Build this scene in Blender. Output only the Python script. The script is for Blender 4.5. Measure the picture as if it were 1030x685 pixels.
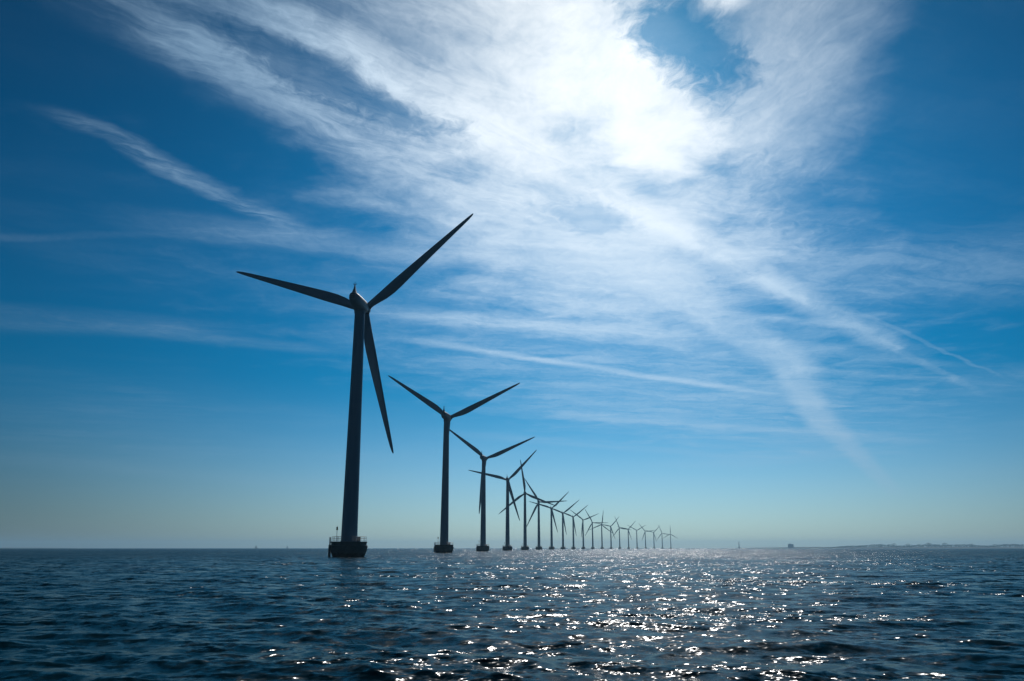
import bpy, bmesh, math, random
import numpy as np
from mathutils import Matrix, Vector

R = math.radians
scene = bpy.context.scene
for o in list(bpy.data.objects):
    bpy.data.objects.remove(o)
C = scene.collection

# ------------------------------------------------------------------ camera
CAM_H = 2.15                                   # eye height in a small boat
cam = bpy.data.cameras.new('camera')
cam.sensor_width = 36.0
cam.lens = 29.01
cam.clip_start = 0.1
cam.clip_end = 60000.0
cam_ob = bpy.data.objects.new('camera', cam)
C.objects.link(cam_ob)
cam_ob.location = (0, 0, CAM_H)
cam_ob.rotation_euler = (R(90 + 14.12), 0, 0)
scene.camera = cam_ob

# ------------------------------------------------------------------ exposure
scene.view_settings.view_transform = 'Standard'
scene.view_settings.look = 'None'
scene.view_settings.gamma = 1.0
scene.view_settings.use_curve_mapping = False
scene.view_settings.exposure = 0.0

# ------------------------------------------------------------------ sun and sky
SUN_AZ, SUN_EL = R(7.8), R(33.2)               # azimuth clockwise from +Y
SUN_DIR = Vector((math.sin(SUN_AZ) * math.cos(SUN_EL), math.cos(SUN_AZ) * math.cos(SUN_EL), math.sin(SUN_EL)))
sun = bpy.data.lights.new('sun', 'SUN')
sun.energy = 2.0
sun.angle = R(0.53)
sun.color = (1.0, 0.965, 0.93)
sun_ob = bpy.data.objects.new('sun', sun)
C.objects.link(sun_ob)
sun_ob.rotation_euler = SUN_DIR.to_track_quat('Z', 'Y').to_euler()
sun_ob.location = SUN_DIR * 300

STRIPS = [   # plan position of both ends, half widths, opacity, raggedness, end fades, texture
    (-0.768, 1.192, 0.138, 2.373, 0.196, 0.283, 0.30, 0.75, 0.10, 0.25, 0),   # veil over the upper part of the broad band
    (-0.719, 1.435, 0.096, 2.478, 0.096, 0.191, 0.38, 0.75, 0.15, 0.20, 0),   # lower rib of the broad band
    (-0.493, 1.373, 0.122, 2.075, 0.048, 0.113, 0.75, 0.60, 0.20, 0.20, 0),   # upper rib of the broad band
    (-0.085, 1.833, 1.972, 4.133, 0.101, 0.115, 0.58, 0.60, 0.20, 0.40, 1),   # old wide contrail
    (-0.522, 1.373, 2.694, 4.931, 0.031, 0.044, 0.46, 0.75, 0.20, 0.50, 1),   # old wide contrail core
    (1.487, 3.436, 2.853, 4.783, 0.022, 0.020, 0.17, 0.30, 0.30, 0.50, 1),   # young thin contrail
    (0.282, 2.583, 1.767, 4.841, 0.174, 0.156, 0.55, 0.50, 0.30, 0.15, 1),   # falling tail, upper
    (1.383, 4.133, 2.705, 7.146, 0.128, 0.144, 0.46, 0.40, 0.30, 0.30, 1),   # falling tail, middle
    (1.983, 5.581, 7.839, 16.952, 0.155, 0.204, 0.52, 0.40, 0.25, 0.30, 1),   # falling tail, lower
    (-0.526, 3.499, 0.894, 3.886, 0.144, 0.106, 0.58, 0.50, 0.50, 0.30, 2),   # streak below the sun
    (-0.377, 4.047, 1.693, 5.431, 0.075, 0.074, 0.60, 0.30, 0.30, 0.40, 2),   # thin contrail
    (0.340, 6.223, 3.632, 7.823, 0.251, 0.209, 0.38, 0.40, 0.40, 0.40, 2),   # low streak
    (-0.406, 7.470, 3.060, 9.631, 0.298, 0.305, 0.16, 0.50, 0.40, 0.40, 2),   # low thread
    (0.349, 3.260, 1.763, 3.773, 0.077, 0.058, 0.22, 0.50, 0.40, 0.40, 2),   # middle thread
    (0.975, 5.505, 2.555, 5.907, 0.175, 0.112, 0.20, 0.50, 0.40, 0.40, 2),   # middle thread, lower
    (1.109, 3.965, 2.503, 4.563, 0.116, 0.076, 0.24, 0.40, 0.40, 0.40, 2),   # side streak
    (1.378, 4.563, 3.025, 5.087, 0.091, 0.076, 0.15, 0.40, 0.40, 0.40, 2),   # lower side streak
    (-1.054, 1.776, -0.713, 2.461, 0.052, 0.064, 0.36, 0.95, 0.30, 0.40, 0),   # feathered wisp
    (-1.094, 2.461, 0.356, 2.954, 0.136, 0.128, 0.36, 0.60, 0.35, 0.30, 2),   # streak behind the rotor
    (-2.453, 3.531, -1.375, 3.736, 0.288, 0.170, 0.18, 0.60, 0.30, 0.50, 2),   # faint streak
    (-1.841, 3.736, -0.957, 4.177, 0.160, 0.133, 0.15, 0.60, 0.40, 0.40, 2),   # faint lower streak
    (-1.805, 2.583, -1.226, 2.547, 0.044, 0.034, 0.08, 0.50, 0.40, 0.40, 2),   # faint upper streak
    (-6.157, 8.913, -3.112, 14.145, 1.047, 1.324, 0.10, 0.40, 0.30, 0.40, 2),   # pale low bank
    (2.220, 10.604, 3.686, 8.636, 1.037, 0.589, 0.14, 0.40, 0.40, 0.40, 2),   # bank by the falling tail
    (1.322, 3.126, 2.035, 2.831, 0.483, 0.547, 0.26, 0.80, 0.40, 0.20, 2),   # side cirrus
    (2.845, 5.220, 3.327, 4.616, 0.498, 0.442, 0.16, 0.70, 0.50, 0.20, 2),   # side cirrus foot
]
BLOBS = [    # plan centre, inverse shape matrix, opacity, raggedness, texture
    (0.237, 1.641, 5.070, -1.606, 0.890, 1.877, 0.97, 0.25, 3),   # thick cloud in front of the sun
    (0.363, 1.819, 8.052, -0.520, -1.062, 4.594, 0.75, 0.35, 3),   # thick cloud point
    (0.334, 2.757, 1.701, -0.320, -0.276, 1.180, 0.70, 0.30, 2),   # thin veil under the sun
    (0.837, 5.055, 0.735, -0.139, -0.154, 0.464, 0.36, 0.45, 2),   # thin veil, lower
    (2.082, 6.736, 0.720, -0.228, -0.155, 0.371, 0.26, 0.75, 2),   # thin veil towards the coast
    (-0.136, 1.545, 2.809, 1.020, -1.680, 2.327, 0.46, 0.50, 0),   # veil left of the sun
    (0.011, 1.662, 5.180, 0.528, -1.487, 2.146, 0.52, 0.50, 3),   # bright veil left of the sun
    (0.633, 1.683, 5.900, -1.406, 0.000, 1.403, 0.42, 0.40, 3),   # veil right of the sun
    (0.396, 1.338, 24.040, -4.423, -4.802, 18.331, 0.75, 0.30, 3),   # bright tuft
    (0.556, 1.819, 9.941, -1.898, -3.091, 6.989, 0.38, 0.50, 3),   # tuft by the gap
    (0.959, 2.630, 3.180, -0.964, -1.544, 2.172, 0.30, 0.60, 2),   # veil right, lower
]
GAPS = [     # clear gaps, same layout
    (0.354, 1.481, 3.582, 2.055, 8.936, -6.148, 0.84, 0.00, 3),   # blue gap beside the sun
    (-0.373, 1.683, 3.050, 1.672, 8.562, -8.392, 0.62, 0.00, 3),   # gap between the ribs
    (0.217, 2.396, 6.873, 0.107, -3.431, 7.796, 0.30, 0.00, 3),   # gap below the bright veil
    (0.893, 2.297, 4.889, -1.054, 4.065, -5.372, 0.45, 0.00, 3),   # gap right of the contrail
]


class NT:
    """small expression builder over shader math nodes"""
    def __init__(self, tree):
        self.t = tree

    def node(self, kind, **kw):
        n = self.t.nodes.new(kind)
        for k, v in kw.items():
            setattr(n, k, v)
        return n

    def put(self, sock, v):
        if isinstance(v, bpy.types.NodeSocket):
            self.t.links.new(v, sock)
        elif v is not None:
            sock.default_value = v

    def m(self, op, a, b=None, c=None, clamp=False):
        n = self.node('ShaderNodeMath', operation=op, use_clamp=clamp)
        self.put(n.inputs[0], a)
        self.put(n.inputs[1], b)
        self.put(n.inputs[2], c)
        return n.outputs[0]

    def v(self, op, a, b=None, out=0):
        n = self.node('ShaderNodeVectorMath', operation=op)
        self.put(n.inputs[0], a)
        if op == 'SCALE':
            self.put(n.inputs['Scale'], b)
        else:
            self.put(n.inputs[1], b)
        return n.outputs[out]

    def dot(self, a, b):
        return self.v('DOT_PRODUCT', a, b, 'Value')

    def xyz(self, x, y, z=0.0):
        n = self.node('ShaderNodeCombineXYZ')
        for i, q in enumerate((x, y, z)):
            self.put(n.inputs[i], q)
        return n.outputs[0]

    def sep(self, a):
        n = self.node('ShaderNodeSeparateXYZ')
        self.put(n.inputs[0], a)
        return n.outputs

    def step(self, x, lo, hi, a=0.0, b=1.0):
        n = self.node('ShaderNodeMapRange', interpolation_type='SMOOTHSTEP')
        self.put(n.inputs['Value'], x)
        for k, q in (('From Min', lo), ('From Max', hi), ('To Min', a), ('To Max', b)):
            self.put(n.inputs[k], q)
        return n.outputs[0]

    def noise(self, vec, scale, detail=4.0, rough=0.55, dist=0.0, out='Fac', dim='3D'):
        n = self.node('ShaderNodeTexNoise', noise_dimensions=dim)
        self.put(n.inputs['Vector'], vec)
        n.inputs['Scale'].default_value = scale
        n.inputs['Detail'].default_value = detail
        n.inputs['Roughness'].default_value = rough
        n.inputs['Distortion'].default_value = dist
        return n.outputs[out]

    def mix(self, f, a, b, mode='MIX'):
        n = self.node('ShaderNodeMix', data_type='RGBA', blend_type=mode)
        self.put(n.inputs[0], f)
        self.put(n.inputs[6], a)
        self.put(n.inputs[7], b)
        return n.outputs[2]


SKY_STRENGTH = 0.1
world = bpy.data.worlds.new('World')
scene.world = world
world.use_nodes = True
wt = world.node_tree
wt.nodes.clear()
g = NT(wt)
w_out = g.node('ShaderNodeOutputWorld')
bg = g.node('ShaderNodeBackground')
bg.inputs['Strength'].default_value = SKY_STRENGTH
wt.links.new(bg.outputs[0], w_out.inputs[0])
sky = g.node('ShaderNodeTexSky', sky_type='NISHITA')
sky.sun_disc = False
sky.sun_elevation = SUN_EL
sky.sun_rotation = SUN_AZ
sky.altitude = 0
sky.air_density = 1.0
sky.dust_density = 0.2
sky.ozone_density = 3.0
dirv = g.node('ShaderNodeTexCoord').outputs['Generated']
dx, dy, dz = g.sep(dirv)
zc = g.m('MAXIMUM', dz, 0.03)
plan0 = g.xyz(g.m('DIVIDE', dx, zc), g.m('DIVIDE', dy, zc))          # where the ray meets the cloud deck
rad = g.m('DIVIDE', 1.0, zc)
warp = g.v('SUBTRACT', g.noise(plan0, 3.0, 4.0, 0.6, out='Color'), (0.5, 0.5, 0.5))
plan = g.v('MULTIPLY', g.v('ADD', plan0, g.v('SCALE', warp, g.m('MULTIPLY', rad, 0.07))), (1, 1, 0))
plan_s = g.v('MULTIPLY', g.v('ADD', plan0, g.v('SCALE', warp, g.m('MULTIPLY', rad, 0.018))), (1, 1, 0))
cosang = g.dot(dirv, tuple(SUN_DIR))
ang = g.m('ARCCOSINE', g.m('MINIMUM', cosang, 1.0))


def streaks(az, along, across, seed, detail=9.0, rough=0.68, lo=0.36, hi=0.66):
    """fibres drawn out along a heading in the cloud deck"""
    ca, sa = math.cos(az), math.sin(az)
    a = g.dot(plan, (sa, ca, 0))
    b = g.dot(plan, (ca, -sa, 0))
    n = g.noise(g.xyz(g.m('MULTIPLY', a, along), g.m('MULTIPLY', b, across), seed), 1.0, detail, rough, 0.4)
    return g.step(n, lo, hi)


TEX = [streaks(R(52), 2.6, 9.0, 3.1), streaks(R(24), 1.1, 5.0, 7.7), streaks(R(75), 1.2, 4.2, 11.3),
       streaks(R(-8), 2.2, 4.5, 5.9, lo=0.30, hi=0.66)]
rag = g.noise(plan, 3.2, 7.0, 0.6)
clear = None                                                     # transmission of the cloud deck


def add(alpha):
    global clear
    k = g.m('SUBTRACT', 1.0, alpha)
    clear = k if clear is None else g.m('MULTIPLY', clear, k)


for x0, y0, x1, y1, w0, w1, op, gap, f0, f1, k in STRIPS:
    L = math.hypot(x1 - x0, y1 - y0)
    ux, uy = (x1 - x0) / L, (y1 - y0) / L
    rel = g.v('SUBTRACT', plan if k == 0 else plan_s, (x0, y0, 0))
    t = g.m('DIVIDE', g.dot(rel, (ux, uy, 0)), L)
    s = g.m('ABSOLUTE', g.dot(rel, (-uy, ux, 0)))
    w = g.m('MULTIPLY_ADD', t, w1 - w0, w0)
    w = g.m('MAXIMUM', w, min(w0, w1))
    prof = g.step(g.m('DIVIDE', s, w), 0.1 if k != 1 else 0.25, 1.35 if k != 1 else 1.15, 1.0, 0.0)
    ends = g.m('MULTIPLY', g.step(t, -f0 * 0.5, f0 * 0.5), g.step(t, 1 - f1 * 0.5, 1 + f1 * 0.5, 1.0, 0.0))
    tex = g.m('MULTIPLY_ADD', TEX[k], gap, 1 - gap)
    add(g.m('MULTIPLY', g.m('MULTIPLY', prof, ends), g.m('MULTIPLY', tex, op)))
for x0, y0, a, b, c, d, op, gap, k in BLOBS:
    q = g.v('SUBTRACT', plan, (x0, y0, 0))
    r = g.v('LENGTH', g.xyz(g.dot(q, (a, b, 0)), g.dot(q, (c, d, 0))), out='Value')
    r = g.m('ADD', r, g.m('MULTIPLY', g.m('SUBTRACT', rag, 0.5), 1.5))
    prof = g.step(r, 0.25, 1.5, 1.0, 0.0)
    tex = g.m('MULTIPLY_ADD', TEX[k], gap, 1 - gap)
    add(g.m('MULTIPLY', prof, g.m('MULTIPLY', tex, op)))
# loose cirrus over the whole deck, in view or not, thinning towards the horizon
patch = g.step(g.noise(plan, 0.42, 3.0, 0.5), 0.42, 0.68)
add(g.m('MULTIPLY', g.m('MULTIPLY', patch, g.m('MULTIPLY_ADD', TEX[2], 0.8, 0.2)), 0.09))
fine = g.noise(g.v('MULTIPLY', plan, (26, 15, 0)), 1.0, 6.0, 0.65, 0.6)
thin = g.m('MULTIPLY', g.m('SUBTRACT', 1.0, clear), clear)        # fibres show where the deck is thin
cover = g.m('SUBTRACT', 1.0, clear)
cover = g.m('ADD', cover, g.m('MULTIPLY', g.m('SUBTRACT', fine, 0.5), g.m('MULTIPLY', thin, 1.35)), clamp=True)
cover = g.m('MULTIPLY', cover, g.step(dz, 0.02, 0.12))
for x0, y0, a, b, c, d, op, gap, k in GAPS:
    q = g.v('SUBTRACT', plan, (x0, y0, 0))
    r = g.v('LENGTH', g.xyz(g.dot(q, (a, b, 0)), g.dot(q, (c, d, 0))), out='Value')
    r = g.m('ADD', r, g.m('MULTIPLY', g.m('SUBTRACT', rag, 0.5), 2.6))
    r = g.m('ADD', r, g.m('MULTIPLY', g.m('SUBTRACT', fine, 0.5), 1.2))
    cover = g.m('MULTIPLY', cover, g.step(r, 0.5, 1.3, 1 - op, 1.0))

glow = g.m('EXPONENT', g.m('MULTIPLY', ang, -1 / 0.16))          # forward scatter of thin cloud, radians
wide = g.m('EXPONENT', g.m('MULTIPLY', ang, -1 / 0.45))
cl = g.m('ADD', g.m('MULTIPLY', glow, 0.32), g.m('MULTIPLY_ADD', wide, 1.3, 0.16))
cl = g.m('SMOOTH_MIN', cl, 1.12, 0.4)                               # thick cloud passes no more than this
cloud_col = g.v('SCALE', g.mix(g.step(ang, 0.08, 0.5), (0.95, 1.0, 1.03, 1), (0.60, 0.90, 1.20, 1)), g.m('DIVIDE', cl, SKY_STRENGTH))
# clear air: the sky model, deepened, falling off away from the sun
fall = g.m('MULTIPLY', g.m('MULTIPLY_ADD', wide, 1.15, 0.15), g.step(dz, 0.1, 0.8, 1.0, 0.42))
low = g.step(dz, 0.0, 0.21, 1.0, 0.0)                            # moister, paler air towards the horizon
tint = g.mix(low, (0.0, 0.62, 0.96, 1), g.v('SCALE', (0.46, 0.66, 0.85), g.step(ang, 0.5, 0.95, 1.75, 0.80)))
air = g.v('MULTIPLY', sky.outputs[0], g.v('SCALE', tint, fall))
air = g.v('ADD', air, g.v('SCALE', (0.9, 1.0, 1.1), g.m('MULTIPLY', glow, 0.05 / SKY_STRENGTH)))
g.put(bg.inputs['Color'], g.mix(cover, air, cloud_col))
world.cycles.sampling_method = 'MANUAL'
world.cycles.sample_map_resolution = 1024

scene.cycles.max_bounces = 4
scene.cycles.volume_bounces = 0
scene.cycles.use_denoising = True
scene.cycles.denoiser = 'OPENIMAGEDENOISE'
scene.cycles.denoising_input_passes = 'RGB_ALBEDO_NORMAL'
scene.cycles.denoising_prefilter = 'ACCURATE'
scene.cycles.sample_clamp_indirect = 4.0


# ------------------------------------------------------------------ materials
def material(name, col, rough=0.6, metal=0.0, var=0.12, scale=0.6, stretch=(1, 1, 1), bump=0.0, spec=0.5, edit=None):
    mt = bpy.data.materials.new(name)
    mt.use_nodes = True
    b = mt.node_tree.nodes['Principled BSDF']
    q = NT(mt.node_tree)
    co = q.node('ShaderNodeTexCoord').outputs['Object']
    co = q.v('MULTIPLY', co, stretch)
    n = q.noise(co, scale, 6.0, 0.6)
    f = q.step(n, 0.3, 0.7, 1 - var, 1 + var)
    c = q.v('SCALE', tuple(col), f)
    if edit:
        c = edit(q, c, b)
    q.put(b.inputs['Base Color'], c)
    q.put(b.inputs['Roughness'], q.step(n, 0.2, 0.8, max(rough - 0.08, 0.03), min(rough + 0.08, 1)))
    b.inputs['Metallic'].default_value = metal
    b.inputs['Specular IOR Level'].default_value = spec
    if bump:
        bn = q.node('ShaderNodeBump')
        bn.inputs['Strength'].default_value = 1.0
        bn.inputs['Distance'].default_value = bump
        q.put(bn.inputs['Height'], q.noise(co, scale * 4, 5.0, 0.6))
        q.put(b.inputs['Normal'], bn.outputs[0])
    return mt


def tide(q, c, b):
    """weed and damp on the concrete near the waterline, rust runs above"""
    co = q.node('ShaderNodeTexCoord').outputs['Object']
    z = q.sep(co)[2]
    edge = q.m('ADD', z, q.m('MULTIPLY', q.noise(co, 1.3, 4.0), -0.9))
    c = q.mix(q.step(edge, 0.2, 0.75, 1.0, 0.0), c, (0.020, 0.028, 0.016, 1))
    runs = q.step(q.noise(q.v('MULTIPLY', co, (2.5, 2.5, 0.18)), 1.0, 4.0), 0.58, 0.75, 0.0, 0.55)
    return q.mix(runs, c, (0.075, 0.050, 0.035, 1))


M = {
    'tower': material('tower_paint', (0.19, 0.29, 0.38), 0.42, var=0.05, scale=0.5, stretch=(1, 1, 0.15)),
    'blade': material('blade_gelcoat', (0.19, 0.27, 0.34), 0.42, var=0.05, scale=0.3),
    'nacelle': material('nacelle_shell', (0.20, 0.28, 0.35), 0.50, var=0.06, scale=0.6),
    'dark': material('dark_rubber', (0.05, 0.055, 0.06), 0.6, var=0.15, scale=1.0),
    'steel': material('galvanised_steel', (0.28, 0.29, 0.30), 0.5, 0.6, var=0.15, scale=2.0),
    'concrete': material('wet_concrete', (0.15, 0.145, 0.13), 0.75, var=0.2, scale=0.7, bump=0.03, edit=tide),
    'deck': material('deck_concrete', (0.30, 0.29, 0.27), 0.8, var=0.18, scale=0.9, bump=0.01),
    'yellow': material('marker_paint', (0.50, 0.34, 0.05), 0.5, var=0.15, scale=1.5),
    'lamp': material('lantern_glass', (0.30, 0.22, 0.06), 0.2, var=0.05),
    'render': material('pale_render', (0.30, 0.29, 0.27), 0.8, var=0.12, scale=0.05),
    'pane': material('window_glass', (0.04, 0.05, 0.06), 0.12, var=0.05),
    'hull': material('hull_paint', (0.12, 0.13, 0.15), 0.5, var=0.1),
    'sail': material('sail_cloth', (0.45, 0.45, 0.43), 0.8, var=0.05),
    'land': material('grassy_shore', (0.07, 0.075, 0.045), 0.95, var=0.35, scale=0.02),
    'leaf': material('far_foliage', (0.045, 0.062, 0.028), 0.9, var=0.4, scale=0.15),
    'bark': material('bark', (0.07, 0.055, 0.04), 0.9, var=0.2, scale=2.0),
}

# sea surface: dielectric over dark water; ripples finer than the mesh are slopes added to the normal
sea_mat = bpy.data.materials.new('sea_water')
sea_mat.use_nodes = True
q = NT(sea_mat.node_tree)
b = sea_mat.node_tree.nodes['Principled BSDF']
geo = q.node('ShaderNodeNewGeometry')
pos = geo.outputs['Position']
slope = None
for sc_, amp, det, st in ((0.7, 0.45, 2.0, (0.7, 1.0, 1)), (2.6, 0.85, 2.0, (0.7, 1.0, 1)), (9.0, 0.42, 1.0, (0.85, 1.0, 1))):
    n = q.noise(q.v('MULTIPLY', pos, st), sc_, det, 0.55, out='Color')
    n = q.v('MULTIPLY', q.v('SUBTRACT', n, (0.5, 0.5, 0.5)), (amp * 2.3, amp * 1.2, 0))
    slope = n if slope is None else q.v('ADD', slope, n)
gust = q.step(q.noise(q.v('MULTIPLY', pos, (0.45, 1, 0)), 0.10, 5.0, 0.65), 0.36, 0.66, 0.40, 1.5)
slope = q.v('SCALE', slope, gust)
# past the reach of the wave mesh the unresolved waves show mostly their faces turned to the boat
flat = q.v('MULTIPLY', pos, (1, 1, 0))
dist = q.v('LENGTH', flat, out='Value')
lean = q.v('SCALE', q.v('NORMALIZE', flat), q.step(dist, 30.0, 300.0, 0.0, 0.15))
slope = q.v('ADD', slope, lean)
nrm = q.v('NORMALIZE', q.v('SUBTRACT', geo.outputs['Normal'], slope))
q.put(b.inputs['Normal'], nrm)
q.put(b.inputs['Base Color'], (0.0003, 0.024, 0.037, 1))
b.inputs['Roughness'].default_value = 0.16
b.inputs['IOR'].default_value = 1.333
b.inputs['Specular IOR Level'].default_value = 0.03


# ------------------------------------------------------------------ helpers
def tag(o, label=None, cat=None, group=None, kind=None):
    for k, v in (('label', label), ('category', cat), ('group', group), ('kind', kind)):
        if v:
            o[k] = v
    return o


def obj(name, bm, mat, parent=None, smooth=False, bevel=0.0):
    me = bpy.data.meshes.new(name)
    if bevel:
        bmesh.ops.bevel(bm, geom=bm.edges[:], offset=bevel, segments=2, affect='EDGES', clamp_overlap=True)
    bmesh.ops.recalc_face_normals(bm, faces=bm.faces[:])
    bm.to_mesh(me)
    bm.free()
    me.materials.append(mat)
    if smooth:
        me.shade_smooth()
        if hasattr(me, 'set_sharp_from_angle'):
            me.set_sharp_from_angle(angle=R(40))
    o = bpy.data.objects.new(name, me)
    C.objects.link(o)
    o.parent = parent
    return o


def empty(name, loc=(0, 0, 0)):
    o = bpy.data.objects.new(name, None)
    o.empty_display_size = 1.0
    C.objects.link(o)
    o.location = loc
    return o


def loft(bm, rings, cap0=True, cap1=True, closed=True):
    vs = [[bm.verts.new(p) for p in r] for r in rings]
    n = len(vs[0])
    for a, b_ in zip(vs, vs[1:]):
        for i in range(n if closed else n - 1):
            j = (i + 1) % n
            bm.faces.new((a[i], a[j], b_[j], b_[i]))
    if cap0:
        bm.faces.new(vs[0][::-1])
    if cap1:
        bm.faces.new(vs[-1])
    return vs


def ring(r, z, n=32, cx=0, cy=0):
    return [(cx + r * math.cos(2 * math.pi * i / n), cy + r * math.sin(2 * math.pi * i / n), z) for i in range(n)]


def lathe(prof, n=32, cap0=True, cap1=True):
    bm = bmesh.new()
    loft(bm, [ring(r, z, n) for r, z in prof], cap0, cap1)
    return bm


def tube(bm, pts, r, n=6, closed=False):
    pts = [Vector(p) for p in pts]
    rings = []
    for i, p in enumerate(pts):
        a = pts[i - 1] if i > 0 or closed else p
        c = pts[(i + 1) % len(pts)] if i < len(pts) - 1 or closed else p
        d = (c - a).normalized()
        u = d.orthogonal().normalized() if abs(d.z) < 0.9 else Vector((1, 0, 0))
        if abs(d.z) < 0.9:
            u = Vector((0, 0, 1)).cross(d).normalized()
        w = d.cross(u).normalized()
        u = w.cross(d)
        rings.append([tuple(p + r * (math.cos(2 * math.pi * k / n) * u + math.sin(2 * math.pi * k / n) * w)) for k in range(n)])
    if closed:
        rings.append(rings[0])
    loft(bm, rings, not closed, not closed)


def box(bm, x0, x1, y0, y1, z0, z1):
    v = [bm.verts.new((x, y, z)) for z in (z0, z1) for x, y in ((x0, y0), (x1, y0), (x1, y1), (x0, y1))]
    for f in ((3, 2, 1, 0), (4, 5, 6, 7), (0, 1, 5, 4), (1, 2, 6, 5), (2, 3, 7, 6), (3, 0, 4, 7)):
        bm.faces.new([v[i] for i in f])


# ------------------------------------------------------------------ sea
def make_sea():
    rng = np.random.default_rng(11)
    rows = [0.6]
    while rows[-1] < 9:
        rows.append(rows[-1] + 0.5)
    while rows[-1] < 240:
        rows.append(rows[-1] + max(0.06, 0.0046 * rows[-1]))
    while rows[-1] < 1500:
        rows.append(rows[-1] * 1.009)
    while rows[-1] < 12500:
        rows.append(rows[-1] * 1.08)
    rows = np.array(rows)
    front = np.linspace(-R(40), R(40), 760)
    back = np.linspace(R(40), 2 * math.pi - R(40), 90)[1:-1]
    az = np.concatenate([front, back])
    nr, nc = len(rows), len(az)
    rr, aa = np.meshgrid(rows, az, indexing='ij')
    x = (rr * np.sin(aa)).ravel()
    y = (rr * np.cos(aa)).ravel()
    sp_r = np.gradient(rows)
    spc = np.repeat(np.maximum(sp_r, rows * 0.0022), nc)
    side = np.tile(np.concatenate([np.ones(len(front)), np.full(len(back), 0.0)]), nr)   # coarse columns carry long waves only
    spc = np.where(side > 0, spc, np.maximum(spc, rr.ravel() * 0.05))
    X, Y, Z = x.copy(), y.copy(), np.zeros_like(x)
    lam = np.geomspace(0.24, 6.5, 104)
    wind = R(196)                                             # waves run towards the boat
    for i, l in enumerate(lam):
        k = 2 * math.pi / l
        spread = R(19) + R(24) * (1 - i / len(lam))
        th = wind + rng.normal() * spread
        oct_var = 0.0058 if l < 1.8 else (0.0035 if l < 3.5 else 0.0016)
        s = math.sqrt(2 * oct_var * math.log2(6.5 / 0.24) / len(lam))
        a = s / k
        ph = rng.uniform(0, 2 * math.pi)
        wgt = np.clip((l / spc - 2.2) / 2.5, 0, 1)
        m = wgt > 0
        if not m.any():
            continue
        dxx, dyy = math.sin(th), math.cos(th)
        arg = k * (x[m] * dxx + y[m] * dyy) + ph
        Z[m] += wgt[m] * a * np.sin(arg)
        qc = wgt[m] * a * 0.75 * np.cos(arg)
        X[m] += qc * dxx
        Y[m] += qc * dyy
    co = np.stack([X, Y, Z], 1)
    co = np.vstack([co, [[0, 0, 0]]])
    i = np.arange(nr - 1)[:, None] * nc + np.arange(nc)[None, :]
    j = np.arange(nr - 1)[:, None] * nc + (np.arange(nc)[None, :] + 1) % nc
    quads = np.stack([i, i + nc, j + nc, j], -1).reshape(-1, 4)
    tri = np.stack([np.full(nc, nr * nc), np.arange(nc), (np.arange(nc) + 1) % nc], -1)
    me = bpy.data.meshes.new('sea')
    me.vertices.add(len(co))
    me.vertices.foreach_set('co', co.astype(np.float32).ravel())
    nl = quads.size + tri.size
    me.loops.add(nl)
    me.loops.foreach_set('vertex_index', np.concatenate([quads.ravel(), tri.ravel()]).astype(np.int32))
    me.polygons.add(len(quads) + len(tri))
    st = np.concatenate([np.arange(len(quads)) * 4, quads.size + np.arange(len(tri)) * 3])
    me.polygons.foreach_set('loop_start', st.astype(np.int32))
    me.polygons.foreach_set('use_smooth', np.ones(len(st), bool))
    me.update(calc_edges=True)
    me.validate()
    me.materials.append(sea_mat)
    o = bpy.data.objects.new('sea', me)
    C.objects.link(o)
    return tag(o, 'dark blue choppy sea with sun glitter', 'sea', kind='structure')


make_sea()

# ------------------------------------------------------------------ wind turbines
HUB_Z, OVERHANG, TILT, ROTOR = 64.3, 4.6, R(4), 38.0


def blade_mesh():
    """blade along +Z, chord along X, thickness along Y, root on the hub face"""
    bm = bmesh.new()
    n = 18
    tab = [(1.25, 1.75, 1.0, 0), (2.4, 1.75, 1.0, 0), (4.2, 2.1, 0.72, 13), (6.4, 2.55, 0.46, 12), (8.8, 2.82, 0.33, 10),
           (11.5, 2.80, 0.27, 8), (15, 2.55, 0.23, 5.5), (19, 2.25, 0.21, 3.6), (23, 1.95, 0.19, 2.2), (27, 1.65, 0.18, 1.2),
           (31, 1.34, 0.17, 0.5), (34.6, 1.06, 0.16, 0), (37.2, 0.80, 0.15, 0), (38.6, 0.52, 0.15, 0), (39.2, 0.24, 0.15, 0)]
    rings = []
    for r, c, t, tw in tab:
        blend = min(max((1.0 - t) / 0.6, 0), 1)               # circle at the root, aerofoil outboard
        pts = []
        for i in range(n):
            a = 2 * math.pi * i / n
            cx, cy = 0.5 * math.cos(a), 0.5 * math.sin(a)
            xs = (1 + math.cos(a)) / 2
            yt = 5 * (0.2969 * math.sqrt(xs) - 0.126 * xs - 0.3516 * xs ** 2 + 0.2843 * xs ** 3 - 0.1036 * xs ** 4)
            ax, ay = xs - 0.30, (1 if math.sin(a) >= 0 else -1) * yt * 1.0
            px = (cx * (1 - blend) + ax * blend) * c
            py = (cy * (1 - blend) + ay * t * blend) * c * (1 if blend > 0 else 1)
            th = R(tw)
            pts.append((px * math.cos(th) - py * math.sin(th), px * math.sin(th) + py * math.cos(th) + 0.0009 * r * r, r))
        rings.append(pts)
    loft(bm, rings)
    return bm


def super_ring(w, h, y, zc, n=28, e=2.6):
    out = []
    for i in range(n):
        a = 2 * math.pi * i / n
        ca, sa = math.cos(a), math.sin(a)
        out.append((w / 2 * math.copysign(abs(ca) ** (2 / e), ca), y, zc + h / 2 * math.copysign(abs(sa) ** (2 / e), sa)))
    return out


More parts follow.
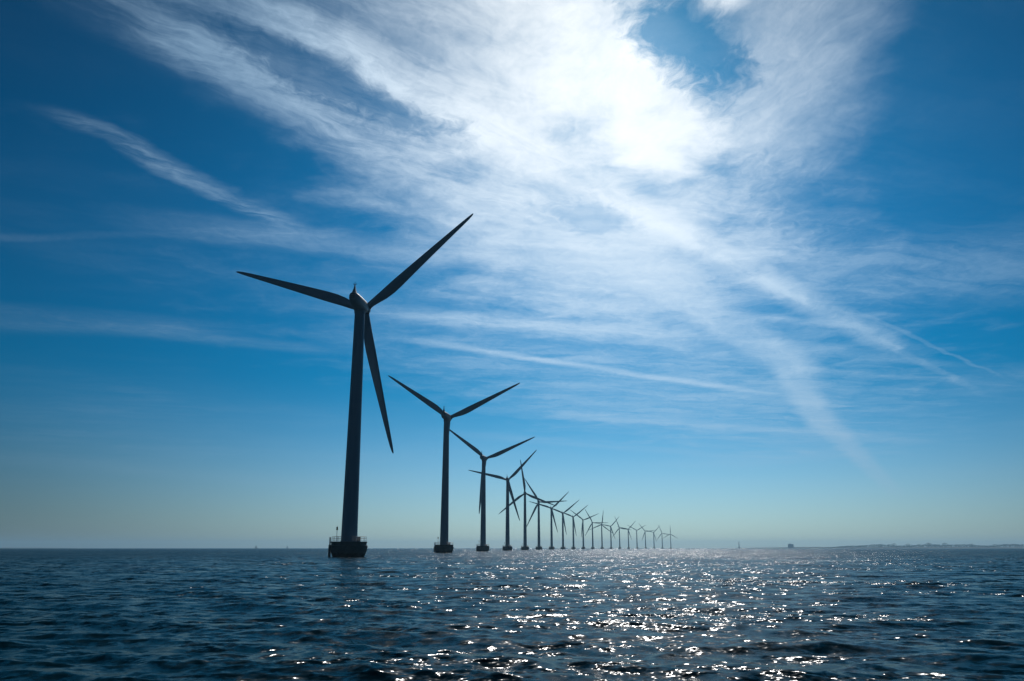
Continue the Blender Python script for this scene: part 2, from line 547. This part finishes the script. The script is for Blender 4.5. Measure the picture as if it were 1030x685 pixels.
def build_turbine():
    root = empty('wind_turbine')
    # gravity foundation: bowl-shaped ice cone carrying a round deck
    f = obj('foundation', lathe([(3.7, -2.0), (3.75, -0.3), (3.95, 0.4), (4.35, 1.4), (4.55, 2.2), (4.55, 2.75), (4.30, 2.80), (4.30, 3.35), (4.42, 3.40), (4.42, 3.62)], 40), M['concrete'], root, True)
    bm = bmesh.new()
    loft(bm, [ring(4.36, 3.625, 40), ring(4.36, 3.70, 40)])
    obj('deck', bm, M['deck'], f)
    bm = bmesh.new()
    for k in range(18):
        a = 2 * math.pi * k / 18
        tube(bm, [(4.2 * math.cos(a), 4.2 * math.sin(a), 3.68), (4.2 * math.cos(a), 4.2 * math.sin(a), 4.85)], 0.035, 5)
    for z in (4.05, 4.45, 4.85):
        tube(bm, ring(4.2, z, 36), 0.035, 5, True)
    obj('railing', bm, M['steel'], f)
    bm = bmesh.new()
    for s in (-1, 1):
        a = R(205) + s * 0.075
        tube(bm, [(4.62 * math.cos(a), 4.62 * math.sin(a), -1.2), (4.72 * math.cos(a), 4.72 * math.sin(a), 4.7)], 0.09, 6)
    for k in range(14):
        z = -0.6 + k * 0.36
        tube(bm, [(4.66 * math.cos(R(205) + s * 0.075), 4.66 * math.sin(R(205) + s * 0.075), z) for s in (-1, 1)], 0.03, 5)
    obj('ladder', bm, M['steel'], f)
    bm = bmesh.new()
    for a in (R(197), R(213)):
        tube(bm, [(4.75 * math.cos(a), 4.75 * math.sin(a), -1.5), (4.75 * math.cos(a), 4.75 * math.sin(a), 2.9)], 0.16, 8)
        tube(bm, [(4.75 * math.cos(a), 4.75 * math.sin(a), 2.4), (4.2 * math.cos(a), 4.2 * math.sin(a), 2.4)], 0.10, 6)
    obj('fender', bm, M['dark'], f)
    bm = bmesh.new()
    tube(bm, [(-2.75, -1.6, 3.7), (-2.75, -1.6, 6.4)], 0.06, 6)
    lp = obj('lantern_post', bm, M['steel'], f)
    bm = lathe([(0.10, 6.4), (0.24, 6.45), (0.24, 6.62), (0.2, 6.66), (0.2, 7.0), (0.26, 7.04), (0.10, 7.2), (0.03, 7.26), (0.03, 7.5)], 12)
    bmesh.ops.translate(bm, verts=bm.verts[:], vec=(-2.75, -1.6, 0))
    obj('lantern', bm, M['lamp'], lp, True)
    bm = bmesh.new()
    box(bm, 2.15, 2.95, -1.6, -0.7, 3.7, 4.75)
    obj('switch_cabinet', bm, M['steel'], f, bevel=0.05)
    # tower in three flanged cans
    prof = [(2.12, 3.70), (2.12, 3.82), (2.0, 3.84)]
    z0, r0, z1, r1 = 3.84, 2.0, 61.9, 1.30
    for k in range(1, 4):
        z = z0 + (z1 - z0) * k / 3
        r = r0 + (r1 - r0) * k / 3
        if k < 3:
            prof += [(r + 0.0, z - 0.10), (r + 0.035, z - 0.08), (r + 0.035, z + 0.08), (r, z + 0.10)]
        else:
            prof += [(r, z), (r + 0.12, z + 0.02), (r + 0.12, z + 0.35)]
    t = obj('tower', lathe(prof, 48), M['tower'], root, True)
    bm = bmesh.new()
    A = R(250)
    for u0, u1, w0, w1, dep in ((-0.5, 0.5, 4.3, 6.4, 0.05),):
        rr = 1.985
        for s0, s1, za, zb in ((u0, u1, w0, w1),):
            pts = []
            for z in (za, zb):
                for s in (s0, -0.17, 0.17, s1):
                    a = A + s / rr
                    pts.append([(rr - 0.08) * math.cos(a), (rr - 0.08) * math.sin(a), z])
                    pts.append([(rr + dep) * math.cos(a), (rr + dep) * math.sin(a), z])
            lo = [pts[0], pts[1], pts[3], pts[5], pts[7], pts[6]]
            hi = [pts[8], pts[9], pts[11], pts[13], pts[15], pts[14]]
            loft(bm, [lo, hi])
    d = obj('door', bm, M['nacelle'], t)
    bm = bmesh.new()
    tube(bm, [(2.07 * math.cos(A + 0.16), 2.07 * math.sin(A + 0.16), 5.2), (2.07 * math.cos(A + 0.16), 2.07 * math.sin(A + 0.16), 5.5)], 0.03, 6)
    obj('handle', bm, M['dark'], d)
    # nacelle, long axis +Y (hub end), built about the tower top
    bm = bmesh.new()
    secs = [(-6.9, 0.7, 0.9, 0.45), (-6.75, 1.5, 1.7, 0.4), (-6.3, 2.2, 2.4, 0.3), (-5.2, 2.75, 2.95, 0.15), (-3.5, 3.05, 3.25, 0.02), (-1.0, 3.2, 3.4, 0), (1.4, 3.2, 3.4, 0),
            (2.5, 3.05, 3.2, 0), (3.05, 2.8, 2.9, 0), (3.15, 2.55, 2.6, 0)]
    loft(bm, [super_ring(w, h, y, z) for y, w, h, z in secs])
    na = obj('nacelle', bm, M['nacelle'], root, True)
    na.location = (0, 0, HUB_Z)
    bm = bmesh.new()
    for z in (-0.45, 0.05, 0.5):
        box(bm, -0.55, 0.55, -7.0, -6.7, 0.45 + z - 0.09, 0.45 + z + 0.09)
    obj('air_vent', bm, M['dark'], na)
    bm = bmesh.new()
    rings = [[(x * s, -5.35 + y * s, z) for x, y in ((-.5, -.55), (.5, -.55), (.5, .55), (-.5, .55))] for z, s in ((1.35, 1.25), (2.0, 0.85), (2.7, 0.50), (3.4, 0.28), (4.1, 0.16))]
    loft(bm, rings)
    ms = obj('instrument_mast', bm, M['nacelle'], na)
    bm = bmesh.new()
    tube(bm, [(-0.42, -5.35, 3.9), (0.42, -5.35, 3.9)], 0.05, 6)
    for s in (-1, 1):
        tube(bm, [(0.40 * s, -5.35, 3.9), (0.40 * s, -5.35, 4.25)], 0.04, 6)
    tube(bm, [(0, -5.35, 4.05), (0, -5.35, 4.6)], 0.06, 6)
    obj('wind_vane', bm, M['dark'], ms)
    bm = bmesh.new()
    box(bm, -0.6, 0.6, -3.6, -2.2, 1.5, 1.78)
    obj('roof_hatch', bm, M['nacelle'], na, bevel=0.05)
    bm = bmesh.new()
    loft(bm, [ring(1.46, -2.05, 32), ring(1.46, -1.62, 32), ring(1.6, -1.5, 32)])
    obj('yaw_ring', bm, M['nacelle'], na, True)
    # hub with rounded spinner, axis +Y
    bm = bmesh.new()
    prof = [(0.9, -1.5), (1.25, -1.45), (1.4, -1.1), (1.45, 0.0), (1.4, 0.7), (1.2, 1.25), (0.85, 1.65), (0.4, 1.88), (0.08, 1.95)]
    loft(bm, [[(r * math.cos(2 * math.pi * i / 28), y, r * math.sin(2 * math.pi * i / 28)) for i in range(28)] for r, y in prof])
    obj('hub', bm, M['nacelle'], root, True)
    for k in range(3):
        obj('blade', blade_mesh(), M['blade'], root, True) if k == 0 else None
    bl = [c for c in root.children if c.name.startswith('blade')][0]
    bm = bmesh.new()
    loft(bm, [ring(0.96, 1.18, 24), ring(0.96, 1.52, 24)])
    obj('root_collar', bm, M['dark'], bl, True)
    for k in (1, 2):
        copy_tree(bl, root)
    return root


def copy_tree(o, parent=None):
    c = o.copy()
    C.objects.link(c)
    c.parent = parent
    for ch in list(o.children):
        copy_tree(ch, c)
    return c


def pose(root, loc, yaw, roll, pitch):
    root.location = loc
    face = Matrix.Rotation(-yaw, 4, 'Z')
    hubm = face @ Matrix.Translation((0, OVERHANG * math.cos(TILT), HUB_Z)) @ Matrix.Rotation(TILT, 4, 'X')
    k = 0
    for c in root.children:
        kind = c.name.split('.')[0]
        if kind == 'nacelle':
            c.matrix_local = face @ Matrix.Translation((0, 0, HUB_Z))
        elif kind == 'hub':
            c.matrix_local = hubm @ Matrix.Rotation(roll, 4, 'Y')
        elif kind == 'blade':
            c.matrix_local = hubm @ Matrix.Rotation(roll + k * 2 * math.pi / 3, 4, 'Y') @ Matrix.Rotation(pitch, 4, 'Z')
            k += 1


# a gently bending line, about 190 m apart: position, nacelle heading, rotor angle
ROW = [
    (-40.0, 208.5, 6, 48), (-31.9, 399.5, 10, 65), (-20.1, 590, 14, 68), (-4.1, 781, 5, 44), (15.0, 972, 2, 112),
    (36.9, 1163, 8, 88), (63.2, 1354, 12, 47), (92.8, 1545, 12, 52), (125.6, 1736, 11, 52), (161.8, 1927, 12, 68),
    (201.3, 2118, 12, 91), (244.7, 2309, 12, 8), (291.5, 2500, 12, 42), (341.3, 2692, 12, 99), (395.6, 2884, 12, 43),
    (452.5, 3075, 12, 60), (513.3, 3266, 12, 82), (577.8, 3457, 12, 44), (645.3, 3648, 12, 99), (717.3, 3839, 12, 1),
]
ORD = ['first', 'second', 'third', 'fourth', 'fifth', 'sixth', 'seventh', 'eighth', 'ninth', 'tenth', 'eleventh', 'twelfth', 'thirteenth',
       'fourteenth', 'fifteenth', 'sixteenth', 'seventeenth', 'eighteenth', 'nineteenth', 'twentieth']
proto = build_turbine()
turbines = [proto] + [copy_tree(proto) for _ in ROW[1:]]
for i, (rt, (x, y, yaw, roll)) in enumerate(zip(turbines, ROW)):
    pose(rt, (x, y, 0), R(yaw), R(roll), R(0))
    up = min((roll % 120, 120 - roll % 120))
    how = 'one blade pointing up' if up < 15 else ('one blade hanging down' if up > 45 else 'rotor turned aslant')
    if i == 0:
        lab = 'largest wind turbine, at the seaward end of the row farthest from the coast'
    elif i == 19:
        lab = 'faintest wind turbine, closing the hazy end of the row, one blade straight up'
    else:
        lab = 'wind turbine, %s in the row from the seaward end, %s' % (ORD[i], how)
    tag(rt, lab, 'wind turbine', 'offshore wind turbines in a long bending row')

# ------------------------------------------------------------------ far shore
rnd = random.Random(5)


def shore(name, pts, depth, h):
    """low island: shoreline polyline on the near side, gently domed"""
    bm = bmesh.new()
    rows = []
    m = 40
    for s in range(m + 1):
        t = s / m * (len(pts) - 1)
        i = min(int(t), len(pts) - 2)
        p = Vector(pts[i]).lerp(Vector(pts[i + 1]), t - i)
        out = p.normalized()
        ends = min(1, 5 * min(s, m - s) / m + 0.05)
        row = []
        for u, hh in ((0, -0.8), (0.03, 0.5), (0.10, 0.55), (0.3, 0.9), (0.6, 1.0), (1.0, -0.8)):
            q_ = p + out * depth * u * (0.3 + 0.7 * ends)
            z = (h * hh * ends * rnd.uniform(0.85, 1.15)) if hh > 0 else -0.8
            row.append((q_.x, q_.y, z))
        rows.append(row)
    loft(bm, rows, False, False, closed=False)
    o = obj(name, bm, M['land'], smooth=True)
    tag(o, kind='structure')
    return o


def far_point(az, d, z=0.0):
    return (d * math.sin(R(az)), d * math.cos(R(az)), z)


shore('headland', [far_point(a, 6100) for a in (13.6, 17, 20.5, 24, 28, 32, 37, 42, 48)], 700, 9.5)
shore('low_shore', [far_point(a, 7800) for a in (-39, -36, -33, -30, -26.5)], 500, 5.0)


def far_tree(az, d, h, w, z0=5.5):
    h, w = h * 1.1, w * 1.4
    x, y, _ = far_point(az, d)
    root = empty('shore_tree', (x, y, z0))
    bm = bmesh.new()
    loft(bm, [ring(0.035 * h, -1.0, 6), ring(0.02 * h, h * 0.5, 6), ring(0.008 * h, h * 0.85, 6)])
    obj('trunk', bm, M['bark'], root)
    bm = bmesh.new()
    for _ in range(170):
        a, u, v = rnd.uniform(0, 6.283), rnd.uniform(0.25, 1.0), rnd.random() ** 0.5
        rr = w * 0.5 * v * math.sin(math.pi * (0.12 + 0.8 * (u - 0.25) / 0.75)) * rnd.uniform(0.8, 1.25)
        c = Vector((rr * math.cos(a), rr * math.sin(a), h * u))
        s = rnd.uniform(0.5, 1.1) * h / 14
        n = Vector((rnd.gauss(0, 1), rnd.gauss(0, 1), rnd.gauss(0, 1))).normalized()
        e1 = n.orthogonal().normalized() * s
        e2 = n.cross(e1)
        bm.faces.new([bm.verts.new(c + e1 * p + e2 * q_) for p, q_ in ((1, 0.2), (0.1, 1), (-1, 0.1), (-0.1, -1))])
    obj('crown', bm, M['leaf'], root)
    return root


# trees that stand out along the shore, the rest of the belt as one mass
clumps = [(23.4, 19, 28), (24.2, 24, 32), (25.0, 22, 36), (26.1, 27, 38), (27.0, 26, 32), (28.4, 21, 28), (29.6, 20, 28), (30.6, 19, 26), (31.5, 21, 28)]
for i, (a, h, w) in enumerate(clumps):
    t = far_tree(a, 6180 + rnd.uniform(0, 60), h, w)
    tag(t, '%s hazy tree above the headland woods, counted from the flat-roofed block building' % ORD[i], 'tree', 'trees standing above the headland woods')

bm = bmesh.new()
for _ in range(7500):
    a = 20.2 + 24 * rnd.random()
    d = 6170 + rnd.uniform(0, 240)
    top = 8.5 + 4.5 * math.sin(a * 2.1) * math.sin(a * 0.7) + rnd.uniform(0, 7)
    x, y, _ = far_point(a, d)
    ends = min(1.0, (a - 20.0) / 3.0)
    c = Vector((x, y, 5.0 + 1.35 * max(top, 2.5) * ends * rnd.random() ** 0.5))
    s = rnd.uniform(1.6, 4.2)
    n = Vector((rnd.gauss(0, 1), rnd.gauss(0, 1), rnd.gauss(0, 1))).normalized()
    e1 = n.orthogonal().normalized() * s
    e2 = n.cross(e1)
    bm.faces.new([bm.verts.new(c + e1 * p + e2 * q_) for p, q_ in ((1, 0.2), (0.1, 1), (-1, 0.1), (-0.1, -1))])
tag(obj('shore_woodland', bm, M['leaf']), 'dark belt of far woodland along the headland', 'woodland', kind='stuff')


def place(o, az, d, z, s=1.0):
    o.scale = (s, s, s)
    x, y, _ = far_point(az, d)
    o.location = (x, y, z)
    o.rotation_euler = (0, 0, -R(az))


# block building on the point
blk = empty('shore_building')
place(blk, 18.15, 6130, 4.5, 1.1)
bm = bmesh.new()
box(bm, -17, 17, -9, 9, -1, 21)
obj('wall', bm, M['render'], blk)
bm = bmesh.new()
box(bm, -18, 18, -10, 10, 21.0, 21.9)
rf = obj('roof', bm, M['deck'], blk)
bm = bmesh.new()
box(bm, -8, 1, -5, 5, 21.9, 25.0)
obj('plant_room', bm, M['render'], rf)
wm = None
for fl in range(5):
    for k in range(7):
        bm = bmesh.new()
        box(bm, -1.5, 1.5, -0.12, 0.10, 0, 2.0)
        if wm is None:
            w = obj('window', bm, M['pane'], blk)
            wm = w
        else:
            bm.free()
            w = wm.copy()
            C.objects.link(w)
        w.parent = blk
        w.location = (-14.1 + 4.7 * k, -9.02, 1.6 + 3.9 * fl)
tag(blk, 'flat-roofed block building standing alone on the low headland', 'building')

ch = empty('chimney')
place(ch, 14.95, 6140, 3.0, 1.35)
obj('stack', lathe([(2.4, -1), (2.2, 3), (1.5, 30), (1.7, 30.2), (1.7, 31.2)], 16), M['deck'], ch, True)
bm = bmesh.new()
box(bm, -5, 5, -3.5, 3.5, -1, 5)
obj('boiler_house', bm, M['render'], ch)
tag(ch, 'thin chimney on the bare tip of the headland', 'chimney')

hs = empty('hilltop_house')
place(hs, 36.1, 6200, 6.5, 1.35)
bm = bmesh.new()
box(bm, -16, 16, -7, 7, -1, 13)
obj('wall', bm, M['render'], hs)
bm = bmesh.new()
loft(bm, [[(x, -7.6, 13.0), (x, 7.6, 13.0), (x, 0, 19.5)] for x in (-16.6, 16.6)])
obj('roof', bm, M['dark'], hs)
tag(hs, 'gabled house rising above the trees at the far end of the shore', 'house')


def sailboat(az, d, s, label):
    r_ = empty('sailing_boat')
    place(r_, az, d, 0)
    r_.scale = (s, s, s)
    bm = bmesh.new()
    secs = [(-5, 0.9, 1.1), (-3, 1.4, 1.05), (0, 1.6, 1.0), (3, 1.1, 1.15), (5.2, 0.08, 1.4)]
    loft(bm, [[(x, -w, f_), (x, -w * 0.6, -0.4), (x, w * 0.6, -0.4), (x, w, f_)] for x, w, f_ in secs])
    obj('hull', bm, M['hull'], r_)
    bm = bmesh.new()
    tube(bm, [(0.6, 0, 1), (0.6, 0, 14)], 0.10, 6)
    tube(bm, [(0.6, 0, 2.3), (-4, 0, 2.2)], 0.08, 6)
    obj('mast', bm, M['steel'], r_)
    bm = bmesh.new()
    loft(bm, [[(0.4, y, 2.5), (-3.9, y + 0.3, 2.5), (-1.6, y + 0.35, 8.4), (0.45, y, 13.6)] for y in (-0.02, 0.02)])
    obj('mainsail', bm, M['sail'], r_)
    bm = bmesh.new()
    loft(bm, [[(4.9, y, 1.6), (0.9, y + 0.4, 2.0), (0.7, y, 11.5)] for y in (-0.02, 0.02)])
    obj('jib', bm, M['sail'], r_)
    tag(r_, label, 'boat', 'sailing boats on the horizon')


sailboat(-16.75, 3500, 1.0, 'tiny hazy sailing boat on the horizon beyond the largest turbine')
sailboat(-14.8, 4300, 1.0, 'fainter of the tiny sailing boats on the horizon, beside the largest turbine')


# ------------------------------------------------------------------ sea haze
bm = bmesh.new()
box(bm, -13500, 13500, -13500, 13500, -6.0, 105.0)
haze = obj('haze', bm, M['land'])
haze.data.materials.clear()
hm = bpy.data.materials.new('sea_haze')
hm.use_nodes = True
hm.node_tree.nodes.clear()
ho = hm.node_tree.nodes.new('ShaderNodeOutputMaterial')
hv = hm.node_tree.nodes.new('ShaderNodeVolumePrincipled')
hv.inputs['Color'].default_value = (0.42, 0.74, 0.98, 1)
hv.inputs['Density'].default_value = 0.000095
hv.inputs['Anisotropy'].default_value = 0.38
hm.node_tree.links.new(hv.outputs[0], ho.inputs['Volume'])
haze.data.materials.append(hm)
tag(haze, 'pale sea haze in the air', 'haze', kind='stuff')
